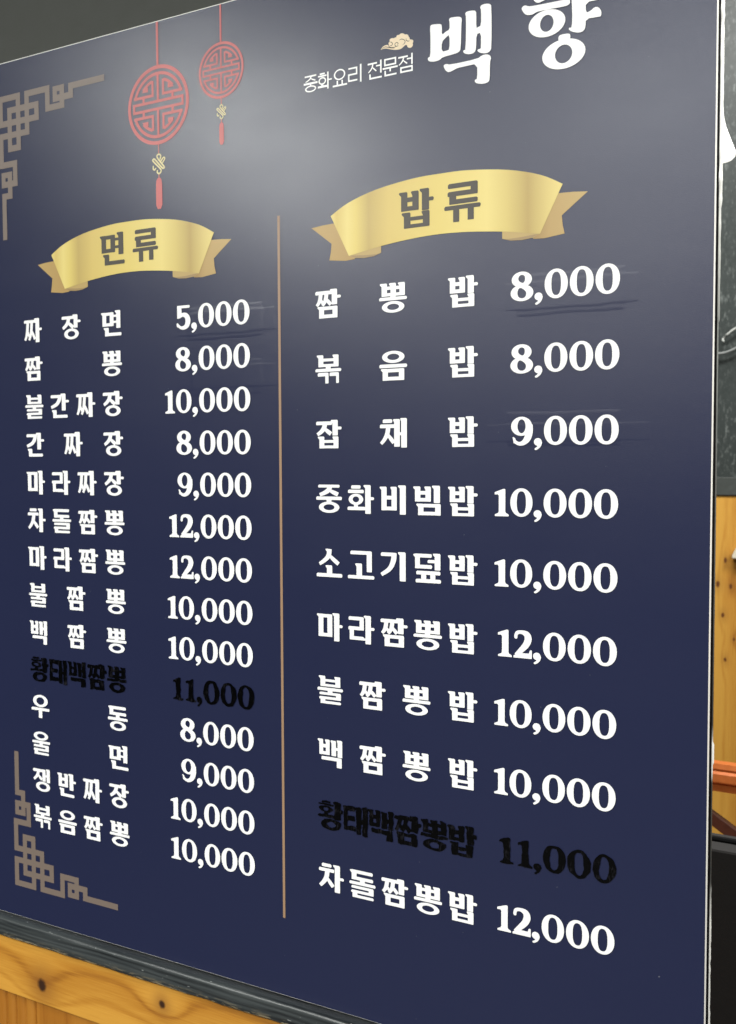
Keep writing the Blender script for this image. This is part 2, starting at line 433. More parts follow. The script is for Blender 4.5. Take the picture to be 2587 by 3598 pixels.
def rieul(x0, x1, y0, y1):
    w = W(x0, x1, .27); h = min(S.sh, (y1 - y0) * .235); a = x0 + fi(); m = (y0 + y1) / 2
    return (bar(x0 + 2, x1 - 1, y1 - h, y1) + stem(x1 - w, x1, m - h / 2, y1 - .3, 0) + bar(x0 + 1, x1 - 1, m - h / 2, m + h / 2)
            + stem(a, a + w, y0, m + h / 2 - .3, 0) + bar(a + 1, x1, y0, y0 + h))
def ieung(x0, x1, y0, y1):
    rx, ry = (x1 - x0) / 2, (y1 - y0) / 2
    tx = min(S.sw * .98, rx * .56); ty = min(S.sh * .82, ry * .48)
    return ring((x0 + x1) / 2, (y0 + y1) / 2, rx, ry, rx - tx, ry - ty, 28)
def siot(x0, x1, y0, y1, top=True):
    c = (x0 + x1) / 2; l = x1 - x0; t = y1 - y0; w = S.sw * .9
    out = pen([(c + .02 * l, y1), (c - .02 * l, y1 - t * .42), (c - .2 * l, y1 - t * .72), (x0 + .09 * l, y0 + t * .06)], [w * 1.05, w, w * .82, w * .66])
    out += pen([(c + .03 * l, y1 - t * .40), (c + .2 * l, y1 - t * .64), (x1 - .09 * l, y0 + t * .1)], [w * .55, w * .85, w * .8])
    if top and S.fl: out += [[(c - w * .5 - 6, y1), (c, y1), (c, y1 - 8), (c - w * .45, y1 - 10)]]
    return out
def jieut(x0, x1, y0, y1):
    c = (x0 + x1) / 2; l = x1 - x0; t = y1 - y0; w = min(S.sw * .9, l * .27); h = Hh(y0, y1, .27)
    out = bar(x0 + .02 * l, x1 - .03 * l, y1 - h, y1)
    yb = y1 - h * .6; tb = yb - y0
    out += pen([(c + .05 * l, yb), (c - .02 * l, yb - tb * .40), (c - .2 * l, yb - tb * .72), (x0 + .09 * l, y0 + t * .05)], [w * 1.02, w, w * .85, w * .7])
    out += pen([(c + .0 * l, yb - tb * .40), (c + .2 * l, yb - tb * .66), (x1 - .10 * l, y0 + t * .09)], [w * .5, w * .85, w * .85])
    return out
def ssjieut(x0, x1, y0, y1):
    l = x1 - x0; t = y1 - y0; w = l * .215; h = Hh(y0, y1, .25)
    out = bar(x0 + .02 * l, x1 - .02 * l, y1 - h, y1)
    yb = y1 - h * .6; tb = yb - y0
    for c in (.30, .62):
        c = x0 + c * l
        out += pen([(c + .03 * l, yb), (c - .01 * l, yb - tb * .45), (c - .09 * l, yb - tb * .75), (c - .20 * l, y0 + t * .03)], [w, w, w * .86, w * .72], n=4)
    c = x0 + .62 * l
    out += pen([(c - .02 * l, yb - tb * .42), (c + .12 * l, yb - tb * .66), (c + .27 * l, y0 + t * .06)], [w * .5, w * .86, w * .86], n=4)
    c = x0 + .30 * l
    out += pen([(c, yb - tb * .46), (c + .07 * l, yb - tb * .62), (c + .14 * l, yb - tb * .80)], [w * .4, w * .7, w * .6], n=4)
    return out
def chieut(x0, x1, y0, y1):
    t = y1 - y0; l = x1 - x0; h = min(S.sh, t * .17)
    return bar(x0 + .2 * l, x1 - .2 * l, y1 - h, y1) + jieut(x0, x1, y0, y1 - h - t * .055)
def hieut(x0, x1, y0, y1):
    t = y1 - y0; l = x1 - x0; h = min(S.sh, t * .175)
    return (bar(x0 + .2 * l, x1 - .2 * l, y1 - h, y1) + bar(x0, x1, y1 - 2 * h - t * .05, y1 - h - t * .05) + ieung(x0 + .04 * l, x1 - .04 * l, y0, y1 - 2 * h - t * .08))
def pieup(x0, x1, y0, y1):
    h = Hh(y0, y1, .33); l = x1 - x0; w = l * .2
    return bar(x0 + 2, x1 - 2, y1 - h, y1) + bar(x0, x1, y0, y0 + h) + stem(x0 + .22 * l, x0 + .22 * l + w, y0 + h - 1, y1 - h + 1, 0) + stem(x1 - .22 * l - w, x1 - .22 * l, y0 + h - 1, y1 - h + 1, 0)
def v_a(x0, y0, y1, ty=None, w=None):      # stem with a tick to the right
    w = w or S.sw * 1.07; t = y1 - y0; ty = y0 + t * .55 if ty is None else ty; h = S.sh * .82
    return stem(x0, x0 + w, y0, y1) + bar(x0 + w - 2, 100, ty - h / 2, ty + h / 2)
def v_ae(x0, y0, y1, x1=96, k=.43):
    l = x1 - x0; w = l * k; h = S.sh * .8; m = y0 + (y1 - y0) * .47
    return stem(x0, x0 + w, y0 + 3, y1 - 3, S.fl * .6) + stem(x1 - w, x1, y0, y1, S.fl * .5) + [rect(x0 + w - 1, x1 - w + 1, m - h / 2, m + h / 2)]
def v_i(x0, y0, y1, w=None): return stem(x0, x0 + (w or S.sw * 1.12), y0, y1)
def v_eo(x0, y0, y1, xt, ty, w=None):
    w = w or S.sw * 1.05; h = S.sh * .85
    return stem(x0, x0 + w, y0, y1) + bar(xt, x0 + 2, ty - h / 2, ty + h / 2)
def v_yeo(x0, y0, y1, xt, a, b):
    w = S.sw * 1.05; h = S.sh * .70
    return stem(x0, x0 + w, y0, y1) + [rect(xt, x0 + 2, a - h / 2, a + h / 2), rect(xt, x0 + 2, b - h / 2, b + h / 2)]
def hb(y0, y1, x0=0, x1=100): return bar(x0, x1, y0, y1)
def short(y0, y1, c=50, w=None):
    w = w or S.sw; return [rect(c - w / 2, c + w / 2, y0, y1)]

GL = {
 '짜': lambda: ssjieut(0, 69, 8, 94) + v_a(65, 0, 100, 54),
 '장': lambda: jieut(0, 69, 43, 95) + v_a(64, 46, 100, 72) + ieung(13, 90, 0, 44),
 '면': lambda: mieum(0, 62, 39, 94) + v_yeo(75, 30, 100, 60, 79, 55) + nieun(12, 100, 0, 34),
 '짬': lambda: ssjieut(0, 69, 43, 95) + v_a(65, 46, 100, 73) + mieum(10, 87, 0, 41),
 '뽕': lambda: ssbieup(3, 93, 56, 100) + short(50, 57) + hb(42, 53) + ieung(10, 91, 0, 39),
 '불': lambda: bieup(6, 90, 62, 100) + hb(47, 58) + short(38, 48) + rieul(6, 92, 0, 41),
 '간': lambda: giyeok_curve(0, 62, 38, 95) + v_a(62, 30, 100, 68) + nieun(9, 92, 0, 33),
 '마': lambda: mieum(0, 60, 14, 95) + v_a(67, 0, 100, 54),
 '라': lambda: rieul(0, 60, 12, 94) + v_a(66, 0, 100, 54) + [rect(50, 72, 12, 20)],
 '차': lambda: chieut(0, 64, 12, 100) + v_a(64, 0, 100, 52),
 '돌': lambda: digeut(3, 91, 64, 100) + short(56, 66) + hb(47, 58) + rieul(6, 93, 0, 43),
 '백': lambda: bieup(0, 47, 42, 98) + v_ae(54, 38, 100, 96) + giyeok(14, 94, 0, 36),
 '우': lambda: ieung(9, 91, 47, 100) + hb(32, 44) + short(0, 34),
 '동': lambda: digeut(3, 93, 63, 100) + short(52, 64) + hb(42, 54) + ieung(10, 91, 0, 39),
 '울': lambda: ieung(9, 90, 62, 100) + hb(49, 60) + short(41, 51) + rieul(6, 92, 0, 43),
 '쟁': lambda: jieut(0, 56, 47, 96) + v_ae(53, 42, 100, 95) + ieung(16, 95, 0, 43),
 '반': lambda: bieup(0, 57, 40, 97) + v_a(65, 30, 100, 66) + nieun(10, 90, 0, 34),
 '볶': lambda: bieup(6, 90, 58, 100) + short(50, 60) + hb(41, 52) + ssgiyeok(9, 91, 0, 38),
 '음': lambda: ieung(10, 91, 59, 100) + hb(43, 55) + mieum(6, 90, 0, 40),
 '밥': lambda: bieup(0, 57, 46, 97) + v_a(66, 43, 100, 71) + bieup(8, 88, 0, 42),
 '잡': lambda: jieut(0, 66, 46, 95) + v_a(65, 45, 100, 71) + bieup(8, 88, 0, 42),
 '채': lambda: chieut(0, 58, 10, 97) + v_ae(53, 0, 100, 99, .45),
 '중': lambda: jieut(6, 94, 62, 100) + hb(46, 58) + short(36, 48) + ieung(10, 90, 0, 40),
 '화': lambda: hieut(2, 62, 30, 99) + short(18, 34, 32, 15) + hb(12, 24, 0, 68) + v_a(67, 0, 100, 53),
 '비': lambda: bieup(0, 62, 14, 95) + v_i(73, 0, 100),
 '빔': lambda: bieup(0, 62, 46, 97) + v_i(72, 42, 100) + mieum(11, 96, 0, 39),
 '소': lambda: siot(3, 94, 42, 100) + stem(40, 61, 8, 42, 5) + hb(0, 13),
 '고': lambda: giyeok(10, 91, 25, 98) + stem(33, 54, 8, 54, 5) + hb(0, 12),
 '기': lambda: giyeok_curve(0, 62, 14, 97) + v_i(72, 0, 100),
 '덮': lambda: digeut(0, 66, 48, 98) + v_eo(75, 44, 100, 50, 73, 20) + pieup(8, 97, 0, 40),
 '황': lambda: hieut(2, 62, 58, 100) + short(47, 60, 32, 14) + hb(42, 52, 0, 68) + v_a(66, 38, 100, 70) + ieung(10, 92, 0, 39),
 '태': lambda: tieut(0, 52, 12, 97) + v_ae(54, 0, 100, 97),
 '류': lambda: rieul(8, 92, 46, 100) + hb(32, 43) + short(0, 34, 33, 17) + short(2, 34, 73, 17),
 '요': lambda: ieung(8, 88, 36, 100) + short(8, 34, 32) + short(8, 34, 66) + hb(0, 10),
 '리': lambda: rieul(2, 66, 12, 93) + v_i(84, 0, 103),
 '전': lambda: jieut(0, 66, 38, 94) + v_eo(85, 28, 102, 58, 72) + nieun(12, 96, 0, 30),
 '문': lambda: mieum(10, 90, 58, 100) + hb(40, 50) + short(24, 42) + nieun(12, 92, 0, 32),
 '점': lambda: jieut(0, 66, 44, 94) + v_eo(86, 40, 102, 58, 74) + mieum(14, 96, 0, 34),
}
def glyph(ch, x, z, wd=34.2, ht=32.2):
    return [[(x + px * wd / 100, z + py * ht / 100) for px, py in p] for p in GL[ch]()]

FAT = St(); FAT.sw = 23; FAT.sh = 17; FAT.fl = 6; FAT.rd = 2.2
def bold(*a):
    global S
    S = FAT; g = glyph(*a); S = BOLD
    return g

# ---- numerals (millimetres, baseline at 0)
def num(c):
    """returns (width, add, holes)"""
    if c == '0': return 24.2, ring(12.1, 14.65, 12.1, 14.75, 5.0, 11.6, 36, 2.08, 2.5), []
    if c == '1': return 15.9, [[(.8, 0), (15.4, 0), (15.9, .8), (15.5, 2), (12.8, 3.4), (12, 5.2), (12, 27.8), (11.2, 28.6), (9.6, 28.5), (.5, 25.2), (0, 24.2), (.3, 22.6), (3.6, 22.8), (4.7, 21.4), (4.7, 5.2), (4, 3.4), (.6, 2), (.2, .9)]], []
    if c == ',': return 8.7, [circ(4.3, 3.3, 4.2, 3.9, 18), catmull([(8.5, 3.6), (8.3, .4), (6.3, -2.7), (2.8, -4.9), (1.1, -4.5), (1.2, -3.2), (3.6, -1.5), (4.4, 1.5)], 3, True)], []
    if c == '8': return 24.6, [circ(12.1, 21.7, 10.9, 8.0, 30), circ(12.3, 8.2, 12.3, 8.4, 32)], [smooth_poly([(8.6, 24.6), (11.5, 26.8), (15.2, 25.6), (15.9, 21.6), (14.2, 17.9), (11.2, 18.6), (8.4, 21)], 2), smooth_poly([(7.2, 8.2), (8.2, 12.2), (10.6, 13.7), (14.4, 11.6), (17.3, 8.4), (16.4, 4), (12.6, 2.3), (8.4, 4)], 2)]
    if c == '9': return 23.6, ring(11.4, 19.5, 11.4, 9.8, 4.4, 7.1, 30) + pen([(19.6, 21), (19.7, 13.5), (17.6, 6.8), (13.2, 2.5), (8, 1.8), (3.4, 4.6)], [7.6, 7.7, 7.2, 5, 3.6, 3.4]) + [[(1.6, 8.4), (2.8, 8.6), (4.6, 7.2), (6, 3), (3, 2)]], []
    if c == '5': return 21.6, [rect(1, 19.4, 25.6, 29.0), circ(19.2, 27.3, 1.7, 1.7, 10), [(1, 13.4), (4.6, 13.6), (8.2, 16.5), (7.6, 29), (1, 29)]] + pen([(4.4, 14.9), (9.4, 17.6), (14.9, 16.2), (17.7, 11.2), (16.4, 5.2), (12, 2), (6.5, 2.1), (2.4, 5)], [3.2, 4.6, 6.5, 7.7, 7.1, 5, 3.6, 3.2]) + [[(0, 7.4), (1.2, 8), (2.8, 7), (5, 3), (2, 2.4), (0, 4)]], []
    if c == '2': return 20.2, pen([(2.4, 21.6), (3.8, 26), (8.8, 27.2), (14.3, 25.2), (16.1, 20.4), (13.8, 14.3), (8, 7.8), (3, 2.6)], [3.4, 3.8, 3.8, 6.6, 7.7, 7, 5.6, 4.6]) + [circ(2.6, 21.6, 1.8, 1.8, 10), [(0, 0), (19.8, 0), (20.2, .6), (20.2, 8.6), (19, 9.1), (17.9, 8.5), (16.9, 5.4), (5.5, 5.4), (0, 2)]], []
def price(txt, right, z, spread=0.0):
    add, holes = [], []
    pos = {0: right - 24.2, 1: right - 50.35, 2: right - 76.6, 3: right - 87.4}
    x = right - 88.5
    for k, c in enumerate(reversed(txt)):
        wd, a, h = num(c)
        if k in pos: x0 = pos[k]
        else: x0 = x - wd; x = x0 - 1.6 - spread
        add += [[(x0 + px, z + py) for px, py in p] for p in a]; holes += [[(x0 + px, z + py) for px, py in p] for p in h]
    return add, holes

# ================================================================== THE PARTITION WALL behind the board
wall = thing('partition_wall', 'grey green partition wall with black moulded ledge and knotty pine boards under the menu board', 'wall', (0, 0, 0))
XL, XR = -2.4, -.1872
box('painted_panel', M['wall'], wall, XL, XR, .0085, .0205, .72, 2.8)
box('end_cap', M['black_edge'], wall, XR + .0002, XR + .0012, .0086, .0203, .02, 2.8)
def ledge_profile():
    p = [(.0064, -.0), (-.011, -.0005)]
    for k in range(1, 6):
        a = math.pi / 2 * k / 6; p.append((-.011 - .005 * math.sin(a), -.0055 + .005 * math.cos(a)))
    p += [(-.016, -.0070), (-.0153, -.0085), (-.0158, -.0105), (-.016, -.024), (-.0148, -.0262), (-.0078, -.0266), (.0064, -.0266)]
    return p
lz = EYE - .6432 - .0266
led = extrude_profile('ledge', [(y, z + .0266) for y, z in ledge_profile()], XL, XR, M['ledge'], wall, nx=120)
led.location = (0, 0, lz)
for v in led.data.vertices:                 # hand-painted, slightly wavy lower edge
    if v.co.z < .003: v.co.z += .0011 * noise.noise(Vector((v.co.x * 30, 0, 3))) + .0006 * noise.noise(Vector((v.co.x * 110, 0, 8)))
    v.co.y += .0004 * noise.noise(Vector((v.co.x * 18, v.co.z * 300, 1)))
pz0, pz1 = EYE - .7545, EYE - .669
M['pine_board'] = pine("honey_pine_board", 'X', [(-1.0735, EYE - .7275, .0115, .0125), (-.858, EYE - .6985, .0072, .0078), (-1.62, EYE - .715, .009, .010), (-.42, EYE - .72, .007, .008)])
box('pine_board', M['pine_board'], wall, XL, XR, -.008, .0063, pz0, pz1 - .0012, bev=.0012)
# beadboard: groups of narrow beads, then a flat plank
prof = []; x = XL; pos = []
M['pine_panel'] = pine("amber_pine_panel", 'Z', [], base=((.22, .066, .005), (.34, .125, .011), (.41, .165, .019)), gs=.8)
bm = bmesh.new(); pts = []
x = -2.400
starts = [-1.1725 + k * .300 for k in range(-4, 4)]
def bead_y(x):
    for s in starts:
        u = x - s
        if 0 <= u < .076:
            c = (u % .019) / .019
            return .0035 - .0048 * math.sqrt(max(0, 1 - (2 * c - 1) ** 2))
        if -.004 < u < 0 or .076 <= u < .080: return .0035
    return -.0010
X = XL
while X <= XR: pts.append((X, bead_y(X))); X += .0008
for (xa, ya), (xb, yb) in zip(pts, pts[1:]):
    vs4 = [bm.verts.new(c) for c in ((xa, ya, .02), (xb, yb, .02), (xb, yb, pz0), (xa, ya, pz0))]; bm.faces.new(vs4)
bmesh.ops.remove_doubles(bm, verts=bm.verts[:], dist=1e-5)
me = bm_mesh(bm, 'beadboard')
for p in me.polygons: p.use_smooth = True
link('beadboard', me, M['pine_panel'], wall)

# ragged pale sealant along the back corner of the partition's end
bm = bmesh.new(); random.seed(4); prev = None; n = 460
for i in range(n + 1):
    z = .72 + (2.06 - .72) * i / n; zr = z - EYE
    a = .5 + .5 * noise.noise(Vector((0, 0, z * 70))); b = .5 + .5 * noise.noise(Vector((3, 1, z * 22))); c = noise.noise(Vector((7, 2, z * 160)))
    if zr > .24: wx = .0019 + .0011 * a + .0006 * c
    elif zr > .13: wx = .0011 + .0008 * a
    elif -.2955 < zr < -.2755: wx = .0016
    elif zr > -.415: wx = .0005 + .0005 * max(0, a - .4)
    else: wx = .0005 + .0034 * max(0, b - .38) + .0005 * c
    wx = max(.0003, wx)
    y0, y1 = .0207 - (.0042 * a * a if zr > .24 else .0012 * a), .0207 + .0030
    ring4 = [bm.verts.new(p) for p in ((XR - .001, y0, z), (XR + .0014 + .0003 * c, y0, z), (XR + .0014 + wx, (y0 + y1) / 2 + .001, z), (XR + .0004 + wx * .6, y1 + .001, z), (XR - .001, y1, z))]
    if prev:
        for k in range(5): bm.faces.new((prev[k], prev[(k + 1) % 5], ring4[(k + 1) % 5], ring4[k]))
    prev = ring4
me = bm_mesh(bm, 'sealant_bead')
for p in me.polygons: p.use_smooth = True
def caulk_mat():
    mt = mat("banded_sealant", (.85, .85, .80), .35, .5); t = NT(mt)
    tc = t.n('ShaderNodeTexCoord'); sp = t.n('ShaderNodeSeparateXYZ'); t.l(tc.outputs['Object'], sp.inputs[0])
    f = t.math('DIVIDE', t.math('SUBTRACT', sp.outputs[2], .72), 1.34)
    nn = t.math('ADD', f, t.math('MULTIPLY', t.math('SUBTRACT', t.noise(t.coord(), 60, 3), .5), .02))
    t.l(t.ramp(nn, [(0, (.88, .88, .83)), (.17, (.75, .75, .70)), (.20, (.05, .052, .05)), (.27, (.05, .052, .05)), (.285, (.85, .85, .8)), (.30, (.85, .85, .8)), (.315, (.045, .046, .045)), (.50, (.12, .125, .12)), (.61, (.26, .27, .25)), (.68, (.70, .71, .66)), (.72, (.9, .9, .86)), (1, (.9, .9, .86))]), t.b.inputs['Base Color'])  # colour banded by height: pale ends, dark grey between, one pale tab
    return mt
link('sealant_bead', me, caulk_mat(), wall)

# ================================================================== THE MENU BOARD
board = thing('menu_board', 'navy blue menu board with white Korean dish names and prices in two columns', 'menu board', ROOT)
BX0, BX1, BZ0, BZ1 = -1.1742, -.1862, -.6425, .5397
bm = bmesh.new()
x0, x1, z0, z1 = BX0 - ROOT.x, BX1 - ROOT.x, 0.0, BZ1 - BZ0
NXg, NZg = 24, 28
def wob(x, z): return 0.0
grid = [[bm.verts.new((x0 + (x1 - x0) * i / NXg, wob(i, j), z0 + (z1 - z0) * j / NZg)) for i in range(NXg + 1)] for j in range(NZg + 1)]
for j in range(NZg):
    for i in range(NXg):
        f = bm.faces.new((grid[j][i], grid[j][i + 1], grid[j + 1][i + 1], grid[j + 1][i])); f.material_index = 0
me = bpy.data.meshes.new('printed_face'); bm.to_mesh(me); bm.free()
link('printed_face', me, M['navy'], board)
def add_core():
    bm = bmesh.new(); add_box(bm, x0 + .0001, x1 + .0,   .0001, .0082, z0 - .0003, z1 + .0009)
    return link('board_core', bm_mesh(bm, 'board_core'), M['foam_edge'], board)
add_core()

L_ROWS = ['짜장면|5,000', '짬뽕|8,000', '불간짜장|10,000', '간짜장|8,000', '마라짜장|9,000', '차돌짬뽕|12,000', '마라짬뽕|12,000', '불짬뽕|10,000', '백짬뽕|10,000', '*황태백짬뽕|11,000', '우동|8,000', '울면|9,000', '쟁반짜장|10,000', '볶음짬뽕|10,000']
R_ROWS = ['짬뽕밥|8,000', '볶음밥|8,000', '잡채밥|9,000', '중화비빔밥|10,000', '소고기덮밥|10,000', '마라짬뽕밥|12,000', '불짬뽕밥|10,000', '백짬뽕밥|10,000', '*황태백짬뽕밥|11,000', '차돌짬뽕밥|12,000']
PRICE_RIGHT = {'L': -714.9, 'R': -273.9}
def rows(side, lst, xs, xe, z_top, pitch):
    for i, row in enumerate(lst):
        nm, pr = row.lstrip('*').split('|'); mk = row[0] == '*'
        z = z_top - pitch * i
        n = len(nm); polys = []
        for k, ch in enumerate(nm):
            x = xs + (xe - xs) * k / (n - 1)
            if mk:
                g = bold(ch, x - .4, z - 1.8, 33.8, 34.0)
            else: g = glyph(ch, x, z - 1.0)
            polys += g
        o = sheet('dish_name', polys, M['marker'] if mk else M['white_ink'], board, .85, jitter=1.2 if mk else 0.0, seed=i)
        if mk: o['label'] = 'dish name hand drawn over in black marker'
        a, h = price(pr, PRICE_RIGHT[side] + (1.0 if mk else 0), z, 3.0 if mk else 0.0)
        o = sheet('price', a, M['marker'] if mk else M['white_ink'], board, .85, h, jitter=1.1 if mk else 0.0, seed=i + 40)
        if mk: o['label'] = 'price hand drawn over in black marker'
rows('L', L_ROWS, -1090.3, -949.3, 162.0, 51.40)
rows('R', R_ROWS, -623.6, -457.4, 162.0, 73.60)

# centre rule
sheet('divider_line', [rect(-674.6, -671.2, -547.3, 283.2)], M['line_ink'], board, .45)

# corner fretwork, drawn once on its own module and mirrored for the upper corner
def fret():
    c = [(0, 8.3), (17, 25.2), (33.5, 41.8), (50, 58.2), (68, 76.2), (88.3, 96.6)]; t = (25.6, 33.9)
    H = [(0, c[2][1], *c[0]), (c[1][0], c[4][1], *c[1]), (0, c[4][1], *c[2]), (0, c[3][1], *c[3]), (c[1][0], c[2][1], *c[4]), (c[3][0], c[5][1], *c[0]),
         (c[5][0], 122.9, *t), (102.3, 138.6, 15.3, 23.7), (130.3, 193, 3.8, 12)]
    V = [(114.6, 122.9, 20, 33.9), (130.3, 138.6, 3.8, 23.7), (c[5][0], c[5][1], 0, 33.9)]
    out = [rect(*r) for r in H + V]
    out += [rect(102.3, 109.9, 3.3, 23.7), rect(114.7, 122.9, 3.3, 23.7), rect(109.5, 115, 3.3, 10.9)]
    out += [[(y, x) for x, y in p] for p in out]
    return out
fr = fret()
sheet('corner_ornament', [[(-1130.7 + x, -599.0 + y) for x, y in p] for p in fr], M['tan_ink'], board, .40)
sheet('corner_ornament', [[(-1130.7 + x, 496.2 - y) for x, y in p] for p in fr], M['tan_ink'], board, .40)

# ribbon banners
def mirror(half): return half + [(-x, y) for x, y in reversed(half)]
def sheet_local(name, polys, material, face, cx, lift):
    o = sheet(name, polys, material, None, lift, origin=Vector((cx / 1000 - ROOT.x, 0, EYE - ROOT.z)))
    o.parent = face; o.location = (0, 0, 0)
    return o
def make_banner(cx, chars):
    org = Vector((cx / 1000 - ROOT.x, 0, EYE - ROOT.z))
    T = lambda p: [(x + cx, y) for x, y in p]
    top = catmull([(-135, 274.4), (-112, 286.3), (-77, 296.2), (-33, 302.0), (0, 302.9), (33, 302.0), (77, 296.2), (112, 286.3), (135, 274.4)], 4)
    bot = catmull([(111.6, 227.8), (73, 234.2), (33, 238.4), (0, 239.7), (-33, 238.4), (-73, 234.2), (-111.6, 227.8)], 4)
    face = sheet('ribbon_banner', [T(top + bot)], M['gold_face'], board, .60, origin=org)
    for sg in (-1, 1):
        Q = lambda p: [(sg * x + cx, y) for x, y in p]
        sheet_local('ribbon_tail', [Q([(160.6, 263.8), (146, 265.3), (128, 266.0), (112, 250), (104, 223.6), (116, 222.9), (137.2, 225.4), (135.2, 234), (134.2, 243.6), (147, 253.4)])], M['gold_tail'], face, cx, .35)
        fold = sheet_local('ribbon_fold', [Q([(112, 228.6), (70.8, 235.2), (70.8, 227.3), (78, 225.2), (92, 224.2), (104, 224.6)])], M['gold_fold_face'], face, cx, .45)
        sheet_local('ribbon_underside', [Q([(71, 227.0), (77, 226.3), (90, 226.6), (100, 227.4), (110.5, 228.0), (103, 224.6), (92, 223.6), (80, 224.4)])], M['gold_fold'], face, cx, .52)
    sheet_local('banner_lettering', [p for ch, x, z in chars for p in glyph(ch, x, z, 41.5, 40.2)], M['brown_ink'], face, cx, .80)
    return face
make_banner(-901.2, [('면', -949.2, 251.3), ('류', -894.4, 250.6)])
make_banner(-467.3, [('밥', -515.6, 249.8), ('류', -461.8, 250.2)])

# hanging charms
def charm(cx, cz, k, z_top, z_cord, kn, ts, cord_w, thin_w):
    T = lambda polys: [[(cx + x * k, cz + y * k) for x, y in p] for p in polys]
    P = ring(0, 0, 48.4, 48.2, 43.9, 43.7, 56)
    arc = lambda a0, a1, r, w, n=14: pen([(r * math.cos(math.radians(a0 + (a1 - a0) * i / n)), r * math.sin(math.radians(a0 + (a1 - a0) * i / n))) for i in range(n + 1)], w, smooth=False)
    w = 3.5
    for s in (1, -1):
        fl = lambda pl: [[(x, s * y) for x, y in p] for p in pl]
        P += fl(arc(16.5, 163.5, 38.3, 3.8, 26))
        P += fl([rect(-1.75, 1.75, 5, 37.5)])
        for h in (1, -1):
            q = lambda pl: [[(h * x, s * y) for x, y in p] for p in pl]
            P += q([rect(6.6, 38.6, 10.8, 14.2), rect(6.6, 10.1, 11, 30.4), rect(21.2, 24.8, 5.4, 11.2)])
            P += q(arc(73, 41, 31.0, 3.6, 8))
            P += q([[(15.6, 18.0), (25.4, 18.2), (22.2, 22.4), (18.9, 21.4), (18.9, 24.4), (15.6, 23.4)]])
    P += [rect(-40.2, 40.2, 2.9, 6.3), rect(-40.2, 40.2, -6.3, -2.9), rect(-40.2, -36.8, -6.2, 6.2), rect(36.8, 40.2, -6.2, 6.2)]
    med = sheet('hanging_charm', T(P), M['red_ink'], board, .42)
    sheet('cord', [rect(cx - cord_w / 2, cx + cord_w / 2, cz + 47.9 * k, z_top)], M['red_ink'], med, .42)
    sheet('cord', [rect(cx - thin_w / 2, cx + thin_w / 2, kn - 1, cz - 47.9 * k), rect(cx - thin_w / 2, cx + thin_w / 2, ts - 1, ts + 5 * k)], M['cord_ink'], med, .40)
    kz = kn - 13.2 * k
    KT = lambda pl: [[(cx + x * k, kz + y * k) for x, y in p] for p in pl]
    K = pen([(2.2, 6.4), (3.3, 10.2), (.3, 12.4), (-2.8, 10.6), (-.5, 6.2), (8.4, -3.7), (7.3, -5.6), (4.7, -4.2), (-5.8, 6.5), (-8.2, 7.4), (-8.9, 5.0), (2.7, -6.0), (3.0, -9.6), (.3, -11.2), (-2.4, -9.6), (-2.3, -7.3)], 2.0, n=4, round_caps=True)
    K += pen([(3.0, 3.0), (7.4, 7.4), (9.6, 6.0), (6.4, 1.7)], 1.9, round_caps=True) + pen([(-8.7, -1.3), (-8.8, -4.4), (-6.7, -5.7), (-5.1, -4.4)], 2.0, round_caps=True)
    sheet('knot', KT(K), M['cream_ink'], med, .44)
    L = 38.6 * k; hw = 4.9 * k
    tas = smooth_poly([(cx - hw, ts - L), (cx + hw, ts - L), (cx + hw * 1.02, ts - L * .5), (cx + hw * .98, ts - 4.6 * k), (cx + hw * .5, ts - .8 * k), (cx, ts), (cx - hw * .5, ts - .8 * k), (cx - hw * .98, ts - 4.6 * k), (cx - hw * 1.02, ts - L * .5)], 1)
    sheet('tassel', [tas], M['red_ink'], med, .44)
charm(-850.2, 439.2, 1.0, 539.6, 487, 380.0, 351.0, 3.4, 1.5)
charm(-753.3, 463.2, .684, 539.6, 496, 423.4, 402.6, 2.6, 1.3)

# heading: small line, cloud and the large title
S = SANS
sub = []
for ch, x in zip('중화요리', (-637.0, -618.2, -598.6, -579.2)): sub += glyph(ch, x, 415.6, 18.4, 18.6)
for ch, x in zip('전문점', (-554.2, -535.4, -516.6)): sub += glyph(ch, x, 415.6, 18.4, 18.6)
sheet('subtitle_lettering', sub, M['white_ink'], board, .50)
S = BOLD
CL = [(-538.0, 444.8), (-536.8, 446.4), (-534.7, 448.2), (-531.7, 448.9), (-528.6, 448.5), (-526.7, 447.4), (-528.3, 449.2), (-527.9, 450.9), (-526.7, 451.5), (-527.0, 453.4), (-525.7, 454.6), (-523.4, 454.7), (-521.5, 454.1), (-520.1, 454.7), (-518.5, 454.4), (-518.5, 456.0), (-516.9, 456.7), (-515.0, 456.3), (-513.9, 457.4), (-511.3, 457.4), (-509.3, 456.3), (-508.1, 455.3), (-506.2, 455.3), (-504.3, 454.0), (-503.8, 452.3), (-502.6, 451.0), (-502.7, 449.2), (-501.2, 448.7), (-499.4, 448.3), (-498.1, 446.9), (-498.4, 445.4), (-499.0, 444.4), (-498.5, 442.6), (-499.6, 440.8), (-501.7, 440.0), (-504.0, 440.6), (-505.6, 442.3), (-505.8, 443.8), (-507.6, 444.4), (-510.0, 442.8), (-512.7, 441.2), (-516.0, 441.0), (-520.6, 441.6), (-525.3, 443.0), (-529.5, 444.6), (-532.8, 445.4), (-535.7, 445.3)]
cl = sheet('cloud_emblem', [smooth_poly(CL, 1)], M['cloud_ink'], board, .45)
sw = []
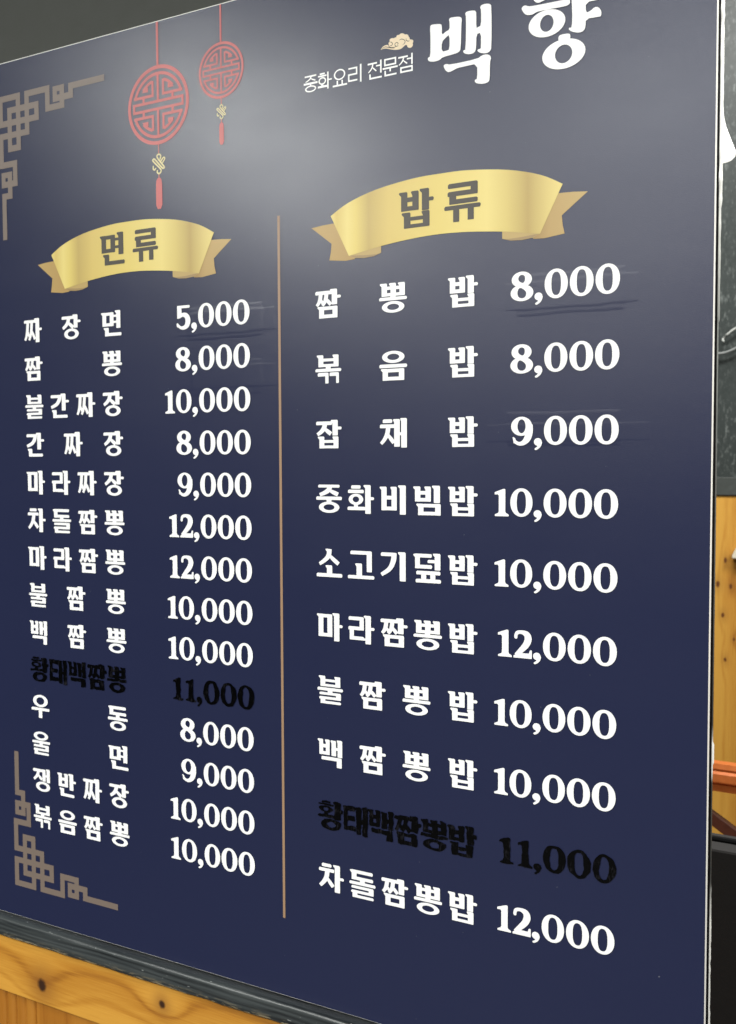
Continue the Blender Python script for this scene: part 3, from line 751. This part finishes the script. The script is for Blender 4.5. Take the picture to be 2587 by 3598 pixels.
for p in ([(-526.7, 450.9), (-524.8, 450.6), (-523.2, 448.6), (-524.4, 447.1), (-526.7, 447.3)], [(-528.6, 448.3), (-527.2, 446.2), (-524.4, 444.8), (-520.6, 444.5), (-516.9, 445.4)],
          [(-517.4, 446.3), (-516.4, 447.3), (-517.8, 448.9), (-519.9, 448.4), (-520.2, 446.4), (-518.6, 444.9), (-516.0, 445.2)], [(-515.0, 450.7), (-512.7, 451.4), (-509.9, 450.4), (-508.1, 448.5), (-508.6, 446.5), (-510.9, 445.0)],
          [(-506.7, 451.0), (-506.7, 449.0), (-504.4, 447.6), (-502.6, 447.8)], [(-536.2, 445.6), (-532.8, 447.0), (-529.1, 446.0), (-525.3, 444.6), (-520.6, 443.3)]):
    sw += pen(p, [.35] + [.7] * (len(p) - 2) + [.3], n=4)
sheet('cloud_swirls', sw, M['brown_ink'], cl, .55)

B1 = [(-478.4, 457.1), (-476.9, 459.1), (-470.7, 458.4), (-465.3, 457.5), (-464.4, 454.2), (-464.7, 445.7), (-460.0, 448.6), (-455.7, 449.7), (-455.7, 457.2), (-456.5, 460.1), (-455.0, 461.8), (-448.6, 461.3), (-443.3, 460.3), (-441.5, 457.6), (-442.3, 451.8), (-442.8, 427.5), (-444.8, 424.5), (-450.1, 423.6), (-464.1, 422.9), (-466.9, 420.6), (-473.1, 420.0), (-479.3, 421.4), (-481.1, 423.7), (-480.5, 425.9), (-478.0, 426.1), (-477.7, 443.9)]
B1h = [(-464.7, 438.6), (-460.0, 442.4), (-455.7, 444.7), (-455.7, 429.4), (-459.2, 428.7), (-464.7, 428.8)]
B2 = [(-438.1, 462.3), (-436.6, 464.0), (-431.4, 464.0), (-426.5, 463.0), (-425.4, 460.3), (-425.6, 445.0), (-423.2, 445.8), (-420.2, 446.5), (-420.1, 462.5), (-421.4, 464.8), (-420.0, 467.2), (-415.1, 467.5), (-410.3, 466.3), (-408.6, 463.7), (-408.5, 422.2), (-410.2, 418.5), (-414.3, 417.3), (-420.9, 419.0), (-424.2, 421.5), (-423.9, 423.2), (-420.9, 423.3), (-420.2, 424.5), (-420.2, 439.5), (-425.4, 438.9), (-425.5, 424.2), (-427.6, 420.5), (-432.8, 419.9), (-438.0, 421.5), (-440.3, 423.7), (-439.8, 425.6), (-437.3, 425.4), (-436.9, 458.7)]
B3 = [(-462.6, 414.3), (-460.0, 415.4), (-454.6, 413.5), (-423.9, 413.8), (-419.4, 416.3), (-414.3, 416.6), (-410.2, 414.8), (-408.9, 411.6), (-410.3, 407.9), (-410.4, 390.5), (-412.0, 387.9), (-417.2, 387.1), (-424.6, 388.8), (-427.3, 391.1), (-426.8, 393.2), (-424.3, 393.3), (-424.3, 409.0), (-438.0, 408.7), (-446.8, 408.6), (-450.8, 407.3), (-456.2, 405.9), (-459.5, 407.6), (-462.0, 411.5)]
H1 = [(-376.3, 454.5), (-374.4, 456.4), (-372.0, 456.6), (-369.2, 455.0), (-364.3, 454.2), (-332.7, 453.4), (-327.2, 452.8), (-325.4, 450.8), (-326.5, 447.2), (-334.0, 446.8), (-343.5, 447.4), (-354.6, 447.6), (-360.1, 447.6), (-364.3, 445.9), (-368.5, 446.0), (-372.7, 447.9), (-375.6, 452.4)]
H0 = [(-365, 463), (-362.5, 465.5), (-358, 464.6), (-341, 464.6), (-337.5, 463), (-338, 459.8), (-347, 458.8), (-353, 457), (-358, 455.8), (-362, 457.5)]
H2 = [(-325.4, 468), (-324, 472), (-316, 473), (-310.5, 471), (-309.8, 466), (-309.8, 452.5), (-304.2, 453.2), (-300, 456), (-295.6, 455), (-292.4, 451), (-293, 446.4), (-297, 446.0), (-309.8, 446.2), (-309.7, 436.0), (-305.1, 436.9), (-301.2, 439.8), (-297.2, 439.0), (-294.2, 434.6), (-294.4, 429.6), (-297.8, 429.7), (-309.7, 430.2), (-309.9, 422.7), (-311.6, 419.2), (-316.3, 418.2), (-323.7, 420.8), (-327.1, 423.6), (-326.4, 425.4), (-323.7, 424.6), (-323.3, 440)]
Ot = [(-337.6, 418.0), (-335.9, 420.3), (-326.4, 420.0), (-325.0, 417.4), (-325.7, 412.7), (-337.2, 413.4)]
ttl = [smooth_poly(p, 1) for p in (B1, B2, B3, H1, H0, H2, Ot)] + ring(-349.5, 434.2, 19.1, 13.2, 7.0, 8.1, 40) + ring(-332.0, 401.0, 22.1, 14.4, 8.8, 8.9, 44)
sheet('title_lettering', ttl, M['white_ink'], board, .85, [smooth_poly(B1h, 1)])

# price stickers pressed over older prices: slight relief in the same film
def patch(o, i, h1, h2, seed):
    """o: thin outer tab, i: thicker middle (x0, x1, z0, z1 in board millimetres)"""
    x0, x1, z0, z1 = min(o[0], i[0]) - 3, max(o[1], i[1]) + 3, min(o[2], i[2]) - 3, max(o[3], i[3]) + 3
    bm = bmesh.new(); nx, nz = int((x1 - x0) / 1.3), int((z1 - z0) / .9); g = []
    def sm(d, e): t = max(0, min(1, d / e + .5)); return t * t * (3 - 2 * t)
    for j in range(nz + 1):
        r = []
        for k in range(nx + 1):
            x = x0 + (x1 - x0) * k / nx; z = z0 + (z1 - z0) * j / nz
            n = 1.6 * noise.noise(Vector((x * .035, z * .06, seed))) + .5 * noise.noise(Vector((x * .2, z * .2, seed)))
            n2 = 1.2 * noise.noise(Vector((x * .03, z * .05, seed + 7)))
            d1 = min(x - o[0], o[1] - x, z - o[2], o[3] - z) + n; d2 = min((x - i[0]) * .8, (i[1] - x) * .8, z - i[2], i[3] - z) + n2
            t = h1 * sm(d1, 2.6) + h2 * sm(d2, 5.0) * (1 + .2 * noise.noise(Vector((x * .04, z * .08, seed + 5))))
            y = .00004 if (k in (0, nx) or j in (0, nz)) else .00004 - t / 1000
            r.append(bm.verts.new((x / 1000 - ROOT.x, y, z / 1000 + EYE - ROOT.z)))
        g.append(r)
    for j in range(nz):
        for k in range(nx): bm.faces.new((g[j][k], g[j][k + 1], g[j + 1][k + 1], g[j + 1][k]))
    me = bpy.data.meshes.new('price_sticker'); bm.to_mesh(me); bm.free()
    for p in me.polygons: p.use_smooth = True
    return link('price_sticker', me, M['navy'], board)
patch((-824, -680, 153.5, 180.5), (-808, -698, 147.8, 186.5), .11, .17, 1)
patch((-824, -679, 88, 114.5), (-803, -698.5, 80, 120.5), .09, .12, 2)
patch((-393, -256, 152.6, 181), (-380, -270, 146.6, 187.5), .12, .18, 3)
patch((-414, -243, 18.6, 37), (-390, -273, 14, 48.5), .08, .13, 4)

# ================================================================== THE ROOM SEEN PAST THE BOARD'S RIGHT EDGE
FY = 2.2                                   # far wall, 3.2 m from the eye
def at(u, v, y):                            # a direction (x/y, z/y) from the eye taken to a distance
    d = y + 1.0; return (u * d, y, v * d + EYE)
fw = thing('back_wall', 'far wall with worn grey green paint over knotty vertical pine panelling', 'wall', (0, 0, 0))
wz = at(0, -.034, FY)[2]; tz = at(0, -.0166, FY)[2]
box('painted_panel', M['far_wall'], fw, -2.6, 1.6, FY, FY + .1, tz, 3.2)
box('trim_board', M['far_trim'], fw, -2.6, 1.6, FY - .010, FY + .1, wz, tz - .001, bev=.002)
kn = [(-.172, -.0949, .0055, .011), (-.1785, -.1178, .007, .012), (-.1668, -.1193, .006, .010), (-.1736, -.1469, .006, .009), (-.1633, -.1691, .0045, .006), (-.171, -.1889, .005, .008)]
M['far_pine'] = pine("vertical_pine_panel", 'Z', [(u * (FY + 1), v * (FY + 1) + EYE, a * 1.15, b * 1.15) for u, v, a, b in kn], base=((.30, .105, .010), (.51, .232, .030), (.64, .34, .055)), gs=.9, rough=.5, kdark=(.13, .042, .008), halo=.30, kbend=3.0)
xs = [-2.6 + .14 * k for k in range(31)]
off = (-.50) - min(xs, key=lambda q: abs(q + .50))
bm = bmesh.new()
for a, b in zip(xs, xs[1:]): add_box(bm, a + off + .0015, b + off - .0015, FY - .004, FY + .095, .0, wz - .002, bev=.0015)
link('pine_panelling', bm_mesh(bm, 'pine_panelling'), M['far_pine'], fw)

floor = box('floor', M['plaster_floor'], None, -4, 4, -5, 5, -.05, 0.0); floor['kind'] = 'structure'

# lit flared lamp shade by the far wall, half hidden by the board
def lamp():
    y = 1.1; c = at(-.1835, .2759, y); t = thing('wall_lamp', 'lit white flared lamp shade half hidden behind the right edge of the menu board', 'lamp', c)
    prof = [(0.0, .000), (.026, .001), (.031, .006), (.0325, .013), (.030, .020), (.0245, .034), (.0185, .050), (.0135, .064), (.0098, .080), (.0080, .098), (.0072, .120), (.006, .150), (0, .1505)]
    bm = bmesh.new(); rings = []
    for r, z in prof: rings.append([bm.verts.new((max(r, .0002) * math.cos(2 * math.pi * k / 40), max(r, .0002) * math.sin(2 * math.pi * k / 40), z)) for k in range(40)])
    for a, b in zip(rings, rings[1:]):
        for k in range(40): bm.faces.new((a[k], a[(k + 1) % 40], b[(k + 1) % 40], b[k]))
    me = bm_mesh(bm, 'lamp_shade')
    for p in me.polygons: p.use_smooth = True
    mm = mat("lit_white_glass", (.9, .9, .86), .3); b = mm.node_tree.nodes["Principled BSDF"]
    b.inputs['Emission Color'].default_value = (1, .99, .92, 1); b.inputs['Emission Strength'].default_value = 1.3
    link('lamp_shade', me, mm, t)
    bm = bmesh.new(); tube(bm, [(0, 0, .1508), (0, 0, 1.0)], .0045, 12)
    link('lamp_rod', bm_mesh(bm, 'lamp_rod'), mat("white_lamp_rod", (.8, .8, .76), .4), t)
lamp()

def cable(pts, r, label, material, name='cable'):
    P = catmull([at(u, v, y) for u, v, y in pts], 8)
    bm = bmesh.new(); tube(bm, P, r, 8); me = bm_mesh(bm, name)
    for p in me.polygons: p.use_smooth = True
    o = link(name, me, material); o['label'] = label; o['category'] = 'cable'; o['group'] = 'cables on the far wall'; return o
grey_pl = mat("grey_cable_sleeve", (.22, .235, .23), .4)
def px(x, y):                              # direction of a photograph pixel (2587 x 3598) from the eye
    v = R * ((x - 1293.5) / 3595.86) + D * ((y - 1799) / 3595.86) + F
    return v.x / v.y, v.z / v.y
cable([(*px(2480, 1246), 2.18), (*px(2522, 1243), 2.18), (*px(2548, 1239), 2.18), (*px(2570, 1231), 2.18), (*px(2590, 1220), 2.18), (*px(2640, 1180), 2.18)], .0038, 'smooth grey cable sagging across the far wall, the lower of two', grey_pl)
def twist():
    mt = mat("twisted_white_cord", (.5, .52, .5), .35); t = NT(mt)
    wv = t.noise(t.coord((90, 10, 90)), 1.0, 2)
    t.l(t.ramp(wv, [(.42, (.10, .11, .105)), (.52, (.50, .52, .49))]), t.b.inputs['Base Color']); return mt
cable([(*px(2542, 1202), 2.18), (*px(2541, 1193), 2.185), (*px(2545, 1186), 2.185), (*px(2556, 1175), 2.18), (*px(2572, 1162), 2.18), (*px(2590, 1151), 2.18), (*px(2640, 1130), 2.18)], .0034, 'short twisted white cord rising to the right above the smooth grey cable', twist())

def holder():
    u0, v0 = px(2572, 1962); u1, v1 = px(2590, 1915)
    a = Vector(at(u0, v0, FY - .03)); b = Vector(at(u1, v1, FY - .03))
    bm = bmesh.new()
    prof = [(a.x, a.z), (a.x + .17, a.z - .003), (a.x + .17, b.z + .02), (b.x + .012, b.z + .012), (b.x + .001, b.z - .004), (a.x + .002, a.z + .012)]
    f0 = [bm.verts.new((x, FY - .038, z)) for x, z in prof]; f1 = [bm.verts.new((x, FY - .006, z)) for x, z in prof]
    bm.faces.new(f0); bm.faces.new(f1[::-1])
    for k in range(len(prof)): bm.faces.new((f0[k], f0[(k + 1) % len(prof)], f1[(k + 1) % len(prof)], f1[k]))
    bmesh.ops.bevel(bm, geom=[e for e in bm.edges], offset=.003, segments=2, affect='EDGES', profile=.5)
    o = link('plastic_holder', bm_mesh(bm, 'plastic_holder'), mat("cream_plastic", (.72, .66, .52), .35))
    o['label'] = 'cream plastic holder on the pine panelling at the right edge'; o['category'] = 'holder'
holder()

# orange wooden chair standing behind, its back rail and a slanting stay in view
def chair():
    y = .95; d = y + 1
    zt, zg, zm, zb = (v * d + EYE for v in (-.291, -.2975, -.3074, -.3162))
    xc = -.30
    t = thing('wooden_chair', 'orange stained wooden chair with stepped back rail in front of the pine panelling', 'chair', (xc, y, 0))
    oc = painted("orange_wood_stain", (.40, .105, .022), .38)
    oc2 = painted("red_brown_wood_stain", (.10, .036, .022), .5)
    prof = [(0, zb), (0.004, zb), (.030, zb), (.032, zt), (.010, zt), (.006, zg + .004), (.0075, zg), (-.001, zg - .004), (-.004, zm + .002), (-.004, zm), (.0015, zm - .004)]
    o = extrude_profile('back_rail', prof, -.30, .30, oc, t, nx=1, smooth=False)
    for s in (-1, 1): box('back_post', oc, t, s * .265 - .02, s * .265 + .02, .004, .030, .005 if s else 0, zb - .0005, bev=.003)
    box('seat', oc, t, -.29, .29, -.40, .003, .425, .455, bev=.006)
    for s in (-1, 1): box('front_leg', oc, t, s * .265 - .02, s * .265 + .02, -.39, -.35, .0, .4245, bev=.003)
    # slanting stay between the posts
    u0, v0 = px(2503, 2872); u1, v1 = px(2583, 2932)
    yy = y + .017; D2 = yy + 1
    a = Vector((u0 * D2 - xc, .017, v0 * D2 + EYE)); b = Vector((u1 * D2 - xc, .017, v1 * D2 + EYE))
    dr = (b - a).normalized()
    up = Vector((-dr.z, 0, dr.x)) * .0115
    # extend it until it meets both posts
    a2 = a + dr * ((-.2455 - a.x) / dr.x); b2 = a + dr * ((.2455 - a.x) / dr.x)
    bm = bmesh.new()
    vs8 = [bm.verts.new(p + q + Vector((0, dy, 0))) for dy in (-.008, .008) for p, q in ((a2, -up), (b2, -up), (b2, up), (a2, up))]
    for f in ((0, 1, 2, 3), (7, 6, 5, 4), (0, 4, 5, 1), (1, 5, 6, 2), (2, 6, 7, 3), (3, 7, 4, 0)): bm.faces.new([vs8[i] for i in f])
    bmesh.ops.bevel(bm, geom=bm.edges[:], offset=.002, segments=2, affect='EDGES', profile=.5)
    link('slanting_stay', bm_mesh(bm, 'slanting_stay'), oc2, t)
chair()
def bench():
    y = .55; d = y + 1; zt = -.3722 * d + EYE; xc = -.26
    t = thing('black_bench', 'black upholstered bench with its high back towards the menu board', 'bench', (xc, y, 0))
    bl = painted("black_leatherette", (.013, .012, .0115), .82)
    box('backrest', bl, t, -.42, .42, 0, .07, .18, zt, bev=.004)
    bm = bmesh.new(); tube(bm, [(-.418, .035, zt + .003), (.418, .035, zt + .003)], .0045, 8)
    link('piping', bm_mesh(bm, 'piping'), mat("dark_piping", (.003, .003, .003), .8, .1), t)
    box('seat', bl, t, -.42, .42, .0705, .48, .30, .44, bev=.02)
    for sx in (-1, 1):
        for yy in (.02, .43): box('leg', bl, t, sx * .38 - .02, sx * .38 + .02, yy, yy + .04, 0, .1795 if yy < .1 else .2995)
bench()
